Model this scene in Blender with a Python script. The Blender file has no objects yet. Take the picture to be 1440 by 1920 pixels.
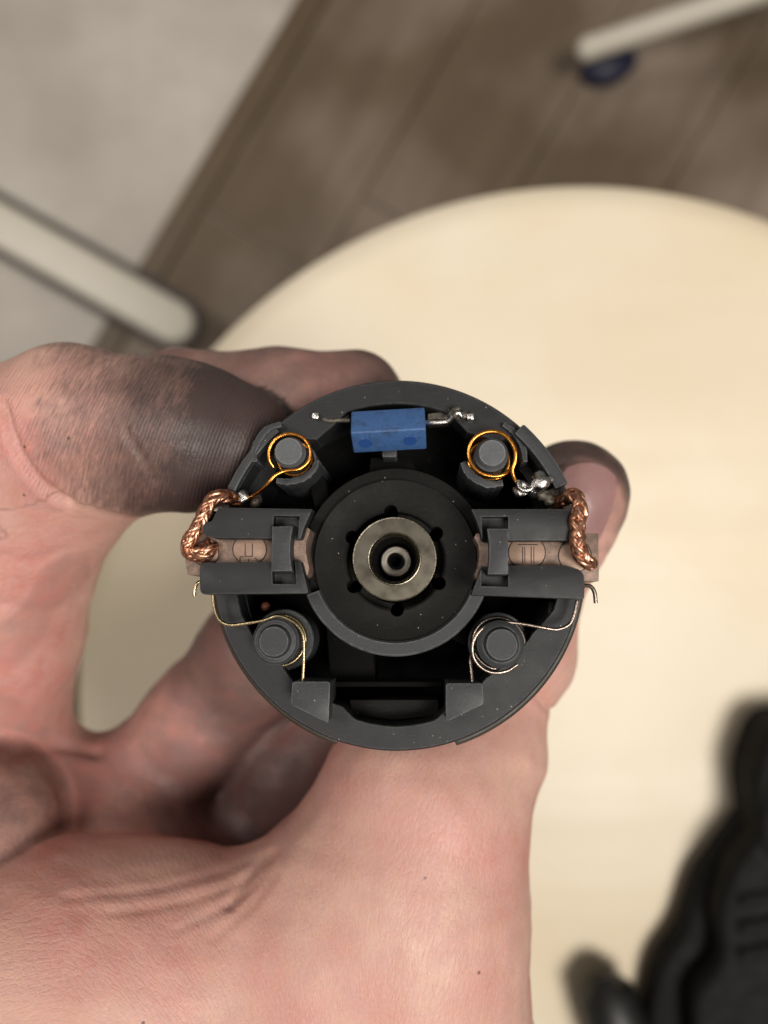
import bpy, bmesh, math, random
import numpy as np
from mathutils import Vector, Matrix
random.seed(7); rng = np.random.default_rng(7)

# ------------------------------------------------------------------ camera, world, lights
FX = 1386.0                       # focal length in photo pixels (photo 1440 x 1920)
CAMH = 700.0                      # camera height over the floor, mm
scene = bpy.context.scene
COL = scene.collection
cam_d = bpy.data.cameras.new('camera'); cam = bpy.data.objects.new('camera', cam_d); COL.objects.link(cam)
cam.location = (0, 0, CAMH/1000); cam.rotation_euler = (0, 0, 0)
cam_d.sensor_fit = 'VERTICAL'; cam_d.sensor_height = 24; cam_d.lens = 12*FX/960
cam_d.clip_start = 0.005; cam_d.clip_end = 50
cam_d.dof.use_dof = True; cam_d.dof.focus_distance = 0.0865; cam_d.dof.aperture_fstop = cam_d.lens/2.3
scene.camera = cam
world = bpy.data.worlds.new('World'); scene.world = world; world.use_nodes = True
bgn = world.node_tree.nodes['Background']
bgn.inputs[0].default_value = (1.0, 0.93, 0.85, 1); bgn.inputs[1].default_value = 0.20

def area(name, loc, size, power, col, target=(0, 0, 0.6)):
    l = bpy.data.lights.new(name, 'AREA'); l.shape = 'DISK'; l.size = size; l.energy = power; l.color = col
    o = bpy.data.objects.new(name, l); COL.objects.link(o); o.location = loc
    o.rotation_euler = (Vector(target)-Vector(loc)).to_track_quat('-Z', 'Y').to_euler(); return o
area('ceiling_lamp', (0.55, -0.36, 2.15), 0.75, 32, (1.0, 0.94, 0.87))
area('fill_lamp_far', (-1.15, 0.55, 2.15), 0.6, 13, (1.0, 0.94, 0.88))  # added fill with no seen source, lightens the hand's shadow on the stool
scene.view_settings.view_transform = 'Standard'; scene.view_settings.look = 'None'
scene.view_settings.exposure = 0.0; scene.view_settings.gamma = 1

# ------------------------------------------------------------------ helpers
def lin(c):
    return tuple(((v/255)/12.92 if v/255 <= .04045 else ((v/255+.055)/1.055)**2.4) for v in c)
def C(px, py, depth):             # photo pixel + distance -> camera-frame mm (x right, y up, z towards camera)
    return np.array([(px-720)*depth/FX, -(py-960)*depth/FX, -depth])
OFF = np.array([0, 0, CAMH])
def tag(o, label=None, cat=None, group=None, kind=None):
    if label: o['label'] = label
    if cat: o['category'] = cat
    if group: o['group'] = group
    if kind: o['kind'] = kind
    return o
def empty(name, loc_mm=(0, 0, 0)):
    o = bpy.data.objects.new(name, None); COL.objects.link(o)
    o.location = [v/1000 for v in loc_mm]; o.empty_display_size = .01; return o
def link(name, me, m, parent=None):
    o = bpy.data.objects.new(name, me); COL.objects.link(o)
    if m is not None: me.materials.append(m)
    if parent is not None: o.parent = parent
    return o
def build(name, bm, m, parent=None, ang=32, smooth=True):
    """bmesh in mm -> object in metres"""
    bmesh.ops.recalc_face_normals(bm, faces=bm.faces[:])
    me = bpy.data.meshes.new(name)
    for v in bm.verts: v.co *= .001
    bm.to_mesh(me); bm.free()
    if smooth:
        me.polygons.foreach_set('use_smooth', [True]*len(me.polygons))
        me.set_sharp_from_angle(angle=math.radians(ang))
    return link(name, me, m, parent)
def bevel_bm(bm, w=.15, seg=2, ang=35):
    ed = [e for e in bm.edges if len(e.link_faces) == 2 and e.calc_face_angle(0) > math.radians(ang)]
    if ed: bmesh.ops.bevel(bm, geom=ed, offset=w, segments=seg, affect='EDGES', profile=.5, clamp_overlap=True)
def prism_bm(bot, top, z0, z1, bev=.15, seg=2):
    bm = bmesh.new(); n = len(bot)
    b = [bm.verts.new((x, y, z0)) for x, y in bot]; t = [bm.verts.new((x, y, z1)) for x, y in top]
    bm.faces.new(b[::-1]); bm.faces.new(t)
    for i in range(n): bm.faces.new((b[i], b[(i+1) % n], t[(i+1) % n], t[i]))
    bmesh.ops.recalc_face_normals(bm, faces=bm.faces[:])
    if bev: bevel_bm(bm, bev, seg)
    return bm
def lathe_bm(prof, n=64, a0=0., a1=360., cx=0, cy=0, bev=0):
    """prof: closed list of (r,z). Full turn, or a closed sector."""
    bm = bmesh.new(); full = abs(a1-a0) >= 359.9
    k = n if full else n+1
    rings = []
    for i in range(k):
        a = math.radians(a0+(a1-a0)*i/n)
        rings.append([bm.verts.new((cx+r*math.cos(a), cy+r*math.sin(a), z)) for r, z in prof])
    m = len(prof)
    for i in range(n):
        A = rings[i]; B = rings[(i+1) % k]
        for j in range(m):
            try: bm.faces.new((A[j], B[j], B[(j+1) % m], A[(j+1) % m]))
            except ValueError: pass
    if not full:
        bm.faces.new(rings[0]); bm.faces.new(rings[-1][::-1])
    bmesh.ops.remove_doubles(bm, verts=bm.verts[:], dist=1e-4)
    bmesh.ops.recalc_face_normals(bm, faces=bm.faces[:])
    if bev: bevel_bm(bm, bev)
    return bm
def smooth_path(pts, n=12):
    P = np.array(pts, float); out = []
    Q = np.vstack([2*P[0]-P[1], P, 2*P[-1]-P[-2]])
    for i in range(1, len(Q)-2):
        for t in np.linspace(0, 1, n, endpoint=False):
            p0, p1, p2, p3 = Q[i-1:i+3]
            out.append(.5*((2*p1)+(-p0+p2)*t+(2*p0-5*p1+4*p2-p3)*t*t+(-p0+3*p1-3*p2+p3)*t**3))
    out.append(P[-1]); return np.array(out)
def frames(P):
    T = np.gradient(P, axis=0); T /= np.linalg.norm(T, axis=1)[:, None]+1e-9
    N = np.zeros_like(T); a = np.array([0, 0, 1.]) if abs(T[0][2]) < .9 else np.array([1., 0, 0])
    n = a-T[0]*a.dot(T[0]); N[0] = n/np.linalg.norm(n)
    for i in range(1, len(T)):
        n = N[i-1]-T[i]*N[i-1].dot(T[i]); N[i] = n/np.linalg.norm(n)
    return T, N, np.cross(T, N)
def tube_into(bm, P, r, seg=8, jitter=0):
    P = np.asarray(P, float); T, N, B = frames(P); rr = np.full(len(P), r, float) if np.isscalar(r) else np.asarray(r)
    rings = []
    for i in range(len(P)):
        ring = []
        for k in range(seg):
            a = 2*math.pi*k/seg; q = rr[i]*(1+jitter*random.uniform(-1, 1))
            ring.append(bm.verts.new(P[i]+q*(math.cos(a)*N[i]+math.sin(a)*B[i])))
        rings.append(ring)
    for i in range(len(P)-1):
        for k in range(seg):
            bm.faces.new((rings[i][k], rings[i][(k+1) % seg], rings[i+1][(k+1) % seg], rings[i+1][k]))
    bm.faces.new(rings[0][::-1]); bm.faces.new(rings[-1])
def cut(obj, bm_list):
    """boolean-subtract closed bmeshes (mm, same frame) from obj"""
    for b in bm_list:
        bmesh.ops.recalc_face_normals(b, faces=b.faces[:])
        for v in b.verts: v.co *= .001
        me = bpy.data.meshes.new('cutter'); b.to_mesh(me); b.free()
        c = bpy.data.objects.new('cutter', me); COL.objects.link(c)
        c.parent = obj.parent
        bpy.context.view_layer.update()
        md = obj.modifiers.new('b', 'BOOLEAN'); md.operation = 'DIFFERENCE'; md.solver = 'EXACT'; md.object = c
        dg = bpy.context.evaluated_depsgraph_get(); dg.update()
        new = bpy.data.meshes.new_from_object(obj.evaluated_get(dg))
        obj.modifiers.clear(); obj.data = new
        bpy.data.objects.remove(c); bpy.data.meshes.remove(me)
    obj.data.polygons.foreach_set('use_smooth', [True]*len(obj.data.polygons))
    obj.data.set_sharp_from_angle(angle=math.radians(32))

def surf_nets(F, S):
    nx, ny, nz = F.shape
    cnt = np.zeros((nx-1, ny-1, nz-1), np.int8)
    for i in (0, 1):
        for j in (0, 1):
            for k in (0, 1): cnt += S[i:nx-1+i, j:ny-1+j, k:nz-1+k]
    act = (cnt > 0) & (cnt < 8); idx = np.argwhere(act); vid = np.full(act.shape, -1, np.int32); vid[act] = np.arange(len(idx))
    acc = np.zeros((len(idx), 3)); c = np.zeros(len(idx)); corners = [(i, j, k) for i in (0, 1) for j in (0, 1) for k in (0, 1)]
    vals = {q: F[idx[:, 0]+q[0], idx[:, 1]+q[1], idx[:, 2]+q[2]] for q in corners}
    for q in corners:
        for ax in range(3):
            if q[ax] == 0:
                q2 = list(q); q2[ax] = 1; q2 = tuple(q2); a, b = vals[q], vals[q2]; m = (a < 0) != (b < 0)
                t = np.where(m, a/np.where(m, a-b, 1), 0); p = np.tile(np.array(q, float), (len(idx), 1)); p[:, ax] += t
                acc[m] += p[m]; c[m] += 1
    V = idx+acc/c[:, None]; faces = []
    for ax in range(3):
        sl = [slice(None)]*3; sl2 = [slice(None)]*3; sl[ax] = slice(0, -1); sl2[ax] = slice(1, None)
        A, B = S[tuple(sl)], S[tuple(sl2)]; e = np.argwhere(A != B); s = A[e[:, 0], e[:, 1], e[:, 2]]
        u, v = [(1, 2), (2, 0), (0, 1)][ax]
        ok = (e[:, u] > 0) & (e[:, v] > 0) & (e[:, u] < F.shape[u]-1) & (e[:, v] < F.shape[v]-1); e = e[ok]; s = s[ok]
        def g(du, dv):
            q = e.copy(); q[:, u] += du; q[:, v] += dv; return vid[q[:, 0], q[:, 1], q[:, 2]]
        quad = np.stack([g(-1, -1), g(0, -1), g(0, 0), g(-1, 0)], 1); quad[~s] = quad[~s][:, ::-1]; faces.append(quad)
    return V, np.vstack(faces)
def smin(a, b, k):
    h = np.clip(.5+.5*(b-a)/k, 0, 1); return b*(1-h)+a*h-k*h*(1-h)
# ------------------------------------------------------------------ materials
class NT:
    def __init__(s, name):
        s.m = bpy.data.materials.new(name); s.m.use_nodes = True; s.t = s.m.node_tree
        s.b = s.t.nodes['Principled BSDF']
        tc = s.n('ShaderNodeTexCoord'); mp = s.n('ShaderNodeMapping'); s.t.links.new(tc.outputs['Object'], mp.inputs[0])
        mp.inputs['Scale'].default_value = (1000, 1000, 1000); s.co = mp.outputs[0]   # object space in mm
    def n(s, ty, **kw):
        nd = s.t.nodes.new(ty)
        for k, v in kw.items(): setattr(nd, k, v)
        return nd
    def L(s, a, b): s.t.links.new(a, b)
    def noise(s, scale, detail=3, rough=.5, co=None, dist=0):
        nd = s.n('ShaderNodeTexNoise'); s.L(co or s.co, nd.inputs['Vector'])
        nd.inputs['Scale'].default_value = scale; nd.inputs['Detail'].default_value = detail
        nd.inputs['Roughness'].default_value = rough; nd.inputs['Distortion'].default_value = dist; return nd.outputs[0]
    def vor(s, scale, co=None, feature='F1'):
        nd = s.n('ShaderNodeTexVoronoi', feature=feature); s.L(co or s.co, nd.inputs['Vector']); nd.inputs['Scale'].default_value = scale
        return nd.outputs['Distance']
    def ramp(s, f, stops):
        nd = s.n('ShaderNodeValToRGB'); s.L(f, nd.inputs[0]); e = nd.color_ramp.elements
        while len(e) < len(stops): e.new(.5)
        for el, (p, c) in zip(e, stops):
            el.position = p; el.color = (c, c, c, 1) if np.isscalar(c) else (*c, 1)
        return nd.outputs[0]
    def mix(s, f, a, b, mode='MIX'):
        nd = s.n('ShaderNodeMix', data_type='RGBA', blend_type=mode)
        for sock, v in ((nd.inputs[0], f), (nd.inputs[6], a), (nd.inputs[7], b)):
            if hasattr(v, 'links'): s.L(v, sock)
            elif np.isscalar(v): sock.default_value = v if sock is nd.inputs[0] else (v, v, v, 1)
            else: sock.default_value = (*v, 1)
        return nd.outputs[2]
    def math(s, op, a, b=0., c=0.):
        nd = s.n('ShaderNodeMath', operation=op)
        for sock, v in zip(nd.inputs, (a, b, c)):
            if hasattr(v, 'links'): s.L(v, sock)
            else: sock.default_value = v
        return nd.outputs[0]
    def bump(s, h, strength=1, dist=.0001, prev=None):
        nd = s.n('ShaderNodeBump'); s.L(h, nd.inputs['Height']); nd.inputs['Strength'].default_value = strength
        nd.inputs['Distance'].default_value = dist
        if prev is not None: s.L(prev, nd.inputs['Normal'])
        return nd.outputs[0]
    def attr(s, name):
        nd = s.n('ShaderNodeAttribute', attribute_name=name); return nd
    def out(s, col=None, rough=None, metal=None, normal=None, spec=None):
        for k, v in (('Base Color', col), ('Roughness', rough), ('Metallic', metal), ('Normal', normal), ('Specular IOR Level', spec)):
            if v is None: continue
            sock = s.b.inputs[k]
            if hasattr(v, 'links'): s.L(v, sock)
            elif k == 'Base Color': sock.default_value = (*v, 1)
            else: sock.default_value = v
        return s.m

def plastic(name, base, rough=.5, dust=.5, bumpd=.00004, tint=(1, 1, 1), wear=0., spec=.42):
    t = NT(name)
    big = t.noise(.35, 4, .6); fine = t.noise(7, 4, .6); sp = t.noise(3.1, 2, .5)
    b = np.array(base)*np.array(tint)
    c = t.mix(big, tuple(b*.7), tuple(b*1.35))
    c = t.mix(t.math('MULTIPLY', t.ramp(fine, [(.52, 0), (.75, 1)]), dust*.35), c, tuple(b*2.6+.01))
    dots = t.ramp(t.vor(1.15), [(.045, 1), (.09, 0)])
    gate = t.ramp(t.noise(.5, 2), [(.5, 0), (.62, 1)])
    c = t.mix(t.math('MULTIPLY', t.math('MULTIPLY', dots, gate), dust), c, (.35, .32, .27))
    scr = t.n('ShaderNodeMapping'); t.L(t.co, scr.inputs[0]); scr.inputs['Scale'].default_value = (.35, 9, 9); scr.inputs['Rotation'].default_value = (0, 0, .7)
    s1 = t.ramp(t.noise(1.0, 3, .6, co=scr.outputs[0]), [(.6, 0), (.72, 1)])
    c = t.mix(t.math('MULTIPLY', s1, dust*.18), c, tuple(b*4+.02))
    if wear:
        ge = t.n('ShaderNodeNewGeometry'); bv = t.n('ShaderNodeBevel', samples=4); bv.inputs['Radius'].default_value = .00028
        dp = t.n('ShaderNodeVectorMath', operation='DOT_PRODUCT'); t.L(ge.outputs['Normal'], dp.inputs[0]); t.L(bv.outputs[0], dp.inputs[1])
        ed = t.math('MULTIPLY', t.ramp(dp.outputs['Value'], [(.90, 1), (.998, 0)]), t.ramp(t.noise(1.3, 4, .7), [(.34, .1), (.58, 1)]))
        c = t.mix(t.math('MULTIPLY', ed, wear), c, tuple(b*4+.05))
    n = t.bump(fine, .35, bumpd*2); n = t.bump(s1, .2, bumpd, n)
    return t.out(c, t.ramp(big, [(.3, rough-.08), (.7, rough+.12)]), normal=n, spec=spec)
M_PL = plastic('black_plastic', (.0122, .0132, .0142), .47, 1.5, wear=.6, spec=.34)
M_PL2 = plastic('grey_plastic', (.0255, .0275, .0295), .5, 1.5, wear=.9, spec=.36)
M_DUST = plastic('dusty_plastic', (.0065, .0062, .0056), .62, 1.5, spec=.16)
M_FERR = plastic('ferrite', (.075, .080, .086), .5, 1.0, wear=.5)
M_DARK = plastic('recess_shade_plastic', (.003, .003, .003), .8, .2, spec=.08)  # near-black copy of the plastic, recess shade put into the colour
M_BAND = plastic('grimy_band', (.030, .029, .025), .45, .8, tint=(1.05, 1, .85))

def metal(name, base, base2, rough, sc=3, bumpd=.00003, mt=1.0):
    t = NT(name); a = t.noise(sc, 4, .6); b = t.noise(sc*4, 3)
    c = t.mix(t.ramp(a, [(.35, 0), (.65, 1)]), base, base2)
    return t.out(c, t.ramp(b, [(.3, rough*.7), (.7, rough*1.4)]), mt, t.bump(b, .5, bumpd))
M_ENAM = metal('enamelled_copper', (.78, .34, .07), (.62, .24, .045), .22)
M_COP = metal('bare_copper', (.74, .40, .26), (.30, .13, .08), .36, 1.6)
M_BRASSW = metal('brass_wire', (.62, .50, .28), (.45, .36, .22), .25)
M_STEELW = metal('bronze_wire', (.36, .30, .25), (.25, .2, .17), .28)
M_SOLD = metal('solder', (.70, .69, .66), (.40, .39, .37), .25, 2, .00012)
M_FLUX = metal('flux_solder', (.17, .15, .12), (.05, .045, .035), .3, 3, .0001, .4)
M_BEAR = metal('bronze_bush', (.15, .135, .105), (.12, .108, .085), .36, .12, .000005, .8)
M_SHAFT = metal('ground_steel', (.72, .66, .56), (.5, .45, .38), .5, 1, .00001, .35)
M_LIP = metal('lip_highlight', (.26, .235, .18), (.15, .135, .10), .3, 1.5)  # paler metal that paints highlights on the bush edges
M_STEEL = metal('shaft_steel', (.78, .74, .66), (.5, .46, .4), .33, 1)
M_LAM = metal('steel_core', (.20, .19, .18), (.10, .09, .085), .4, 1)
def carbon():
    t = NT('copper_carbon'); a = t.noise(1.2, 5, .65); f = t.noise(9, 4, .7)
    c = t.mix(t.ramp(a, [(.35, 0), (.65, 1)]), (.15, .105, .085), (.30, .20, .15))
    c = t.mix(t.ramp(f, [(.48, 0), (.68, .85)]), c, (.06, .048, .043))
    return t.out(c, .5, .35, t.bump(f, .6, .00006))
M_CARB = carbon()
def carbon_pale():
    t = NT('copper_carbon_pale'); a = t.noise(2.2, 4, .65); f = t.noise(9, 4, .7)
    c = t.mix(a, (.34, .22, .155), (.20, .135, .105)); c = t.mix(t.ramp(f, [(.58, 0), (.75, .7)]), c, (.09, .07, .06))
    return t.out(c, .45, .4, t.bump(f, .6, .00006))
M_CARB2 = carbon_pale()
M_MARK = NT('mark_groove').out((.02, .015, .013), .8)
def blue():
    t = NT('blue_casing'); a = t.noise(.9, 5, .7); f = t.noise(6, 4, .6)
    c = t.mix(t.ramp(f, [(.4, 0), (.7, 1)]), (.030, .085, .225), (.055, .125, .28))
    c = t.mix(t.math('MULTIPLY', t.ramp(a, [(.5, 0), (.72, 1)]), .75), c, (.022, .035, .07))
    ge = t.n('ShaderNodeNewGeometry'); bv = t.n('ShaderNodeBevel', samples=6); bv.inputs['Radius'].default_value = .00032
    dp = t.n('ShaderNodeVectorMath', operation='DOT_PRODUCT'); t.L(ge.outputs['Normal'], dp.inputs[0]); t.L(bv.outputs[0], dp.inputs[1])
    edge = t.ramp(dp.outputs['Value'], [(.86, 1), (.99, 0)])
    c = t.mix(t.math('MULTIPLY', edge, t.ramp(f, [(.35, .2), (.6, .9)])), c, (.20, .27, .40))
    return t.out(c, .5, normal=t.bump(f, .7, .00009))
M_BLUE = blue()
M_BLUE2 = NT('blue_dimple').out((.018, .06, .21), .35)

# ------------------------------------------------------------------ the motor end: frame tilted as it is held
d_away = Vector((0.055, -0.135, -1)).normalized()
zax = -d_away; xax = Vector((1, 0, 0)); xax = (xax-zax*xax.dot(zax)).normalized(); yax = zax.cross(xax)
R3 = Matrix((xax, yax, zax)).transposed()
ORG = C(737, 1043, 84)
motor = empty('motor_brush_holder', ORG+OFF)
motor.matrix_world = Matrix.Translation(Vector((ORG+OFF)/1000)) @ R3.to_4x4()
tag(motor, 'black round motor end cap with two carbon brushes and blue capacitor in the hand', 'motor part')
R3n = np.array(R3); ORGn = np.array(ORG)
def Lp(px, py, z=0.):
    """where the line of sight through a photo pixel meets the motor's own plane z (mm)"""
    d = R3n.T @ np.array([(px-720)/FX, -(py-960)/FX, -1.0]); o = R3n.T @ (-ORGn)
    t = (z-o[2])/d[2]; p = o+t*d; return p[0], p[1]
def Lq(pts, z): return [Lp(x, y, z) for x, y in pts]
def L3(px, py, z): x, y = Lp(px, py, z); return (x, y, z)
def part(name, bm, m, parent=motor, **k): return build(name, bm, m, parent, **k)
def ppoly(name, pts, z1, z0, m, parent=motor, bev=.15, seg=2):
    p = Lq(pts, z1); return part(name, prism_bm(p, p, z0, z1, bev, seg), m, parent)

# rim: inner edge radius by angle
RO = 22.35
tab = [(-180, 19.4), (-160, 19.6), (-150, 19.2), (-138, 18.4), (-128, 18.9), (-118, 18.6), (-110, 18.3), (-104, 19.3), (-90, 19.5), (-76, 19.3), (-70, 18.3), (-62, 18.0),
       (-52, 17.5), (-40, 18.0), (-28, 18.4), (-18, 19.6), (0, 20), (18, 20.6), (24, 20.7), (47, 20.7), (48.5, 18.9), (52, 18.6), (60, 17.9), (66, 18.6), (72, 19.2), (90, 19.25),
       (108, 19.2), (115, 18.2), (123, 17.7), (126, 18.4), (130, 20.2), (132, 21.1), (158, 21.1), (165, 20), (180, 19.4)]
TA = np.array([t[0] for t in tab], float); TR = np.array([t[1] for t in tab])
bm = bmesh.new(); N = 240; rg = []
for i in range(N):
    a = -180+360*i/N; r = np.interp(a, TA, TR); c, s = math.cos(math.radians(a)), math.sin(math.radians(a))
    rg.append([bm.verts.new((q*c, q*s, z)) for q, z in ((r, -9.2), (RO, -9.2), (RO, -5.35), (RO-.25, -5.0), (r+.12, -5.0), (r, -5.15))])
for i in range(N):
    A, B = rg[i], rg[(i+1) % N]
    for j in range(6): bm.faces.new((A[j], B[j], B[(j+1) % 6], A[(j+1) % 6]))
rim = part('rim', bm, M_PL)
# notch slots beside the raised guard strips
part('guard_strip', lathe_bm([(20.75, -6), (22.4, -6), (22.4, -3.3), (20.75, -3.3)], 20, 23, 46, bev=.25), M_PL2)
part('guard_strip', lathe_bm([(21.2, -6), (22.3, -6), (22.3, -4.2), (21.2, -4.2)], 20, 132, 157, bev=.2), M_PL2)
# inner base plate
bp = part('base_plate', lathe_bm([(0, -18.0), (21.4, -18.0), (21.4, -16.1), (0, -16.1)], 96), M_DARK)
# lower ledges that show inside the rim
for pts, z in (([(870, 1290), (1000, 1290), (1066, 1170), (1075, 1128), (1030, 1128), (1025, 1175), (985, 1250), (950, 1284)], -6.2),
               ([(418, 1168), (470, 1176), (476, 1230), (520, 1278), (560, 1290), (540, 1310), (470, 1260)], -6.6),
               ([(406, 1118), (448, 1122), (452, 1160), (412, 1158)], -7.0)):
    ppoly('ledge', pts, z, -16, M_PL)
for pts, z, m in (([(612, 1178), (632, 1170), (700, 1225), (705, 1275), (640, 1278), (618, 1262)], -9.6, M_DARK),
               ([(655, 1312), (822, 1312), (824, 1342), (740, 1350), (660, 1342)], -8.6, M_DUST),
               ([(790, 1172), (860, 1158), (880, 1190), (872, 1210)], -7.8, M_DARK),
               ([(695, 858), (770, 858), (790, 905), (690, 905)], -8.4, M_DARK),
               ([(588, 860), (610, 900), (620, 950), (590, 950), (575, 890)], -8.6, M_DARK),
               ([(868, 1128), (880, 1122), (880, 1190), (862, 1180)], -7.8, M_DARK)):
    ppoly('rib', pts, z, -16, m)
ppoly('cross_bar', [(624, 1278), (830, 1278), (830, 1288), (624, 1288)], -7.2, -11.5, M_DARK)
# hub dish and its ring
hub = part('hub_ring', lathe_bm([(9.75, -16), (11.5, -16), (11.5, -5.15), (11.35, -5.0), (9.95, -5.0), (9.75, -5.3)], 60, -158, -22), M_PL2)
part('hub_ring', lathe_bm([(9.75, -16), (11.4, -16), (11.4, -6.6), (9.95, -6.3), (9.75, -6.5)], 80, -22, 202), M_DUST)
dish = part('dish', lathe_bm([(5.2, -12), (9.8, -12), (9.8, -5.6), (9.4, -5.75), (8.2, -6.15), (7.0, -6.3), (6.2, -6.2), (5.95, -6.35), (5.9, -8.6), (5.2, -8.8)], 96), M_DUST)
cut(dish, [lathe_bm([(0, -13), (.85, -13), (.85, -3), (0, -3)], 16, cx=6.0*math.cos(math.radians(a)), cy=6.0*math.sin(math.radians(a))) for a in (95, 152, 212, 272, 332, 33)])
bear = part('bearing', lathe_bm([(2.72, -11.5), (5.0, -11.5), (5.0, -4.25), (4.85, -4.05), (3.2, -4.0), (2.8, -4.5)], 72), M_BEAR)
part('shaft_end', lathe_bm([(0, -14), (2.1, -14), (2.0, -9.3), (1.8, -8.7), (1.35, -8.5), (1.05, -8.9), (.95, -11.5), (.3, -11.8), (.2, -11.2), (0, -11.2)], 48), M_SHAFT)
part('shaft_hole_shade', lathe_bm([(0, -11.2), (1.02, -11.2), (1.02, -8.45), (.72, -8.4), (.62, -9.2), (.5, -10.6), (0, -10.7)], 32), M_DARK)  # dark insert, paints shade into the hole of the shaft
part('bush_highlight', lathe_bm([(2.74, -4.9), (3.14, -4.02), (3.14, -3.95), (3.05, -3.93), (2.68, -4.4)], 72), M_LIP)  # lighter ring as painted highlight on the inner chamfer
part('bush_highlight', lathe_bm([(4.86, -4.07), (4.98, -4.05), (5.05, -4.2), (4.98, -4.3)], 72), M_LIP)  # painted highlight on the outer edge
part('bore_gap_shade', lathe_bm([(2.3, -11.4), (2.85, -11.4), (2.85, -5.2), (2.3, -8.8)], 48), M_DARK)  # dark ring, paints the shade between bush and shaft
# body behind the cap
for a0, a1 in ((-72, 20), (-196, -108)):
    b = part('can_band', lathe_bm([(20.4, -15.5), (23.3, -15.5), (23.3, -8.0), (23.0, -7.5), (20.4, -7.5)], 60, a0, a1, bev=.12), M_BAND)
part('cap_skirt', lathe_bm([(19.5, -16), (22.0, -16), (22.0, -9.1), (19.5, -9.1)], 96), M_PL)
part('armature_core', lathe_bm([(0, -44), (16.5, -44), (17, -43.5), (17, -18.3), (0, -18.3)], 72), M_LAM)
part('shaft', lathe_bm([(0, -60), (3.2, -60), (3.6, -59.5), (3.6, -44), (0, -44)], 32), M_STEEL)
bm = bmesh.new(); bmesh.ops.create_uvsphere(bm, u_segments=14, v_segments=8, radius=.6, matrix=Matrix.Translation(L3(498, 1137, -8.6)))  # red bead added in place of a small hole showing skin
part('hole_bead', bm, NT('bead_red').out((.30, .10, .07), .4, .2))

# brush boxes -----------------------------------------------------------------
def fillet(pts, idx, r, n=5):
    """round the listed corners of a pixel polygon"""
    out = []; P = [np.array(p, float) for p in pts]; k = len(P)
    for i, p in enumerate(P):
        if i in idx:
            a, b = P[i-1], P[(i+1) % k]; rr = min(r, .49*np.linalg.norm(a-p), .49*np.linalg.norm(b-p))
            s, e = p+(a-p)/np.linalg.norm(a-p)*rr, p+(b-p)/np.linalg.norm(b-p)*rr
            for t in np.linspace(0, 1, n): out.append(tuple((1-t)**2*s+2*t*(1-t)*p+t*t*e))
        else: out.append(tuple(p))
    return out
def cutter(pts, z0, z1): p = Lq(pts, (0)); return prism_bm(p, p, z0, z1, 0)
# left
up = ppoly('guide_plate', fillet([(409, 951), (586, 954), (581, 966), (571, 988), (564, 1011), (398, 1009), (379, 1000), (379, 982), (396, 977)], (5, 6, 7), 10), 0, -2.4, M_PL, bev=.18)
cut(up, [cutter([(513, 967), (562, 968), (556, 1030), (511, 1030)], -1.6, 1)])
lo = ppoly('guide_plate', fillet([(374, 1055), (564, 1052), (571, 1080), (578, 1107), (577, 1113), (374, 1115)], (0, 5), 13), 0, -2.4, M_PL, bev=.18)
cut(lo, [cutter([(509, 1030), (551, 1030), (556, 1096), (511, 1095)], -1.6, 1)])
def bridge(top, base):
    zt = 1.25; p1 = Lq(top, zt); p0 = Lq(base, -.9)
    return part('bridge_clip', prism_bm(p0, p1, -2.4, zt, .14), M_PL2)
bridge([(510, 987), (549, 986), (546, 1005), (544, 1030), (545, 1052), (548, 1071), (508, 1071)],
       [(512, 983), (552, 983), (550, 1005), (548, 1030), (549, 1052), (551, 1076), (510, 1076)])
# right
up = ppoly('guide_plate', [(883, 954), (1071, 954), (1071, 1014), (904, 1014), (901, 1000), (893, 977)], 0, -2.4, M_PL, bev=.18)
cut(up, [cutter([(903, 969), (953, 969), (953, 1030), (905, 1030)], -1.6, 1)])
lo = ppoly('guide_plate', fillet([(904, 1060), (1060, 1060), (1088, 1068), (1096, 1078), (1096, 1124), (883, 1116), (895, 1084)], (2, 3, 4), 6), 0, -2.4, M_PL, bev=.18)
cut(lo, [cutter([(903, 1030), (953, 1030), (953, 1101), (902, 1099)], -1.6, 1)])
bridge([(913, 991), (953, 991), (953, 1077), (914, 1077), (917, 1050), (917, 1020)],
       [(913, 988), (951, 988), (951, 1081), (914, 1081), (917, 1050), (917, 1020)])
for pts in ([(388, 958), (572, 960), (572, 1106), (386, 1108)], [(893, 962), (1080, 962), (1080, 1116), (893, 1110)]):
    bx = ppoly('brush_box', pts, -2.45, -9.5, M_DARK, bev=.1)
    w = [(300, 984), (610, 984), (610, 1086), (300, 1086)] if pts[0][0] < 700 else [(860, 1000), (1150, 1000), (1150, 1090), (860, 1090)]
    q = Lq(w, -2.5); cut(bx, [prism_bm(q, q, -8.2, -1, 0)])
# carbon brushes: bar, raised stamped discs, grooves of the stamp
def brush(bar, discs, marks, z=-1.75):
    b = ppoly('carbon_brush', bar, z-.75, -8, M_CARB, bev=.12)
    inner = bar
    s = ppoly('contact_face', [(x, y) for x, y in bar], z-.13, z-.74, M_CARB, b, bev=.05)
    for cx, cy, rx, ry in discs:
        pts = [(cx+rx*math.cos(a), cy+ry*math.sin(a)) for a in np.linspace(0, 2*math.pi, 40, endpoint=False)]
        ring = [(cx+(rx+1.6)*math.cos(a), cy+(ry+1.6)*math.sin(a)) for a in np.linspace(0, 2*math.pi, 40, endpoint=False)]
        ppoly('stamp_edge', ring, z-.08, z-.3, M_MARK, b, bev=0)
        ppoly('stamped_disc', pts, z, z-.3, M_CARB2, b, bev=.05)
    for m in marks: ppoly('groove', m, z+.03, z-.1, M_MARK, b, bev=0)
    return b
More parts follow.
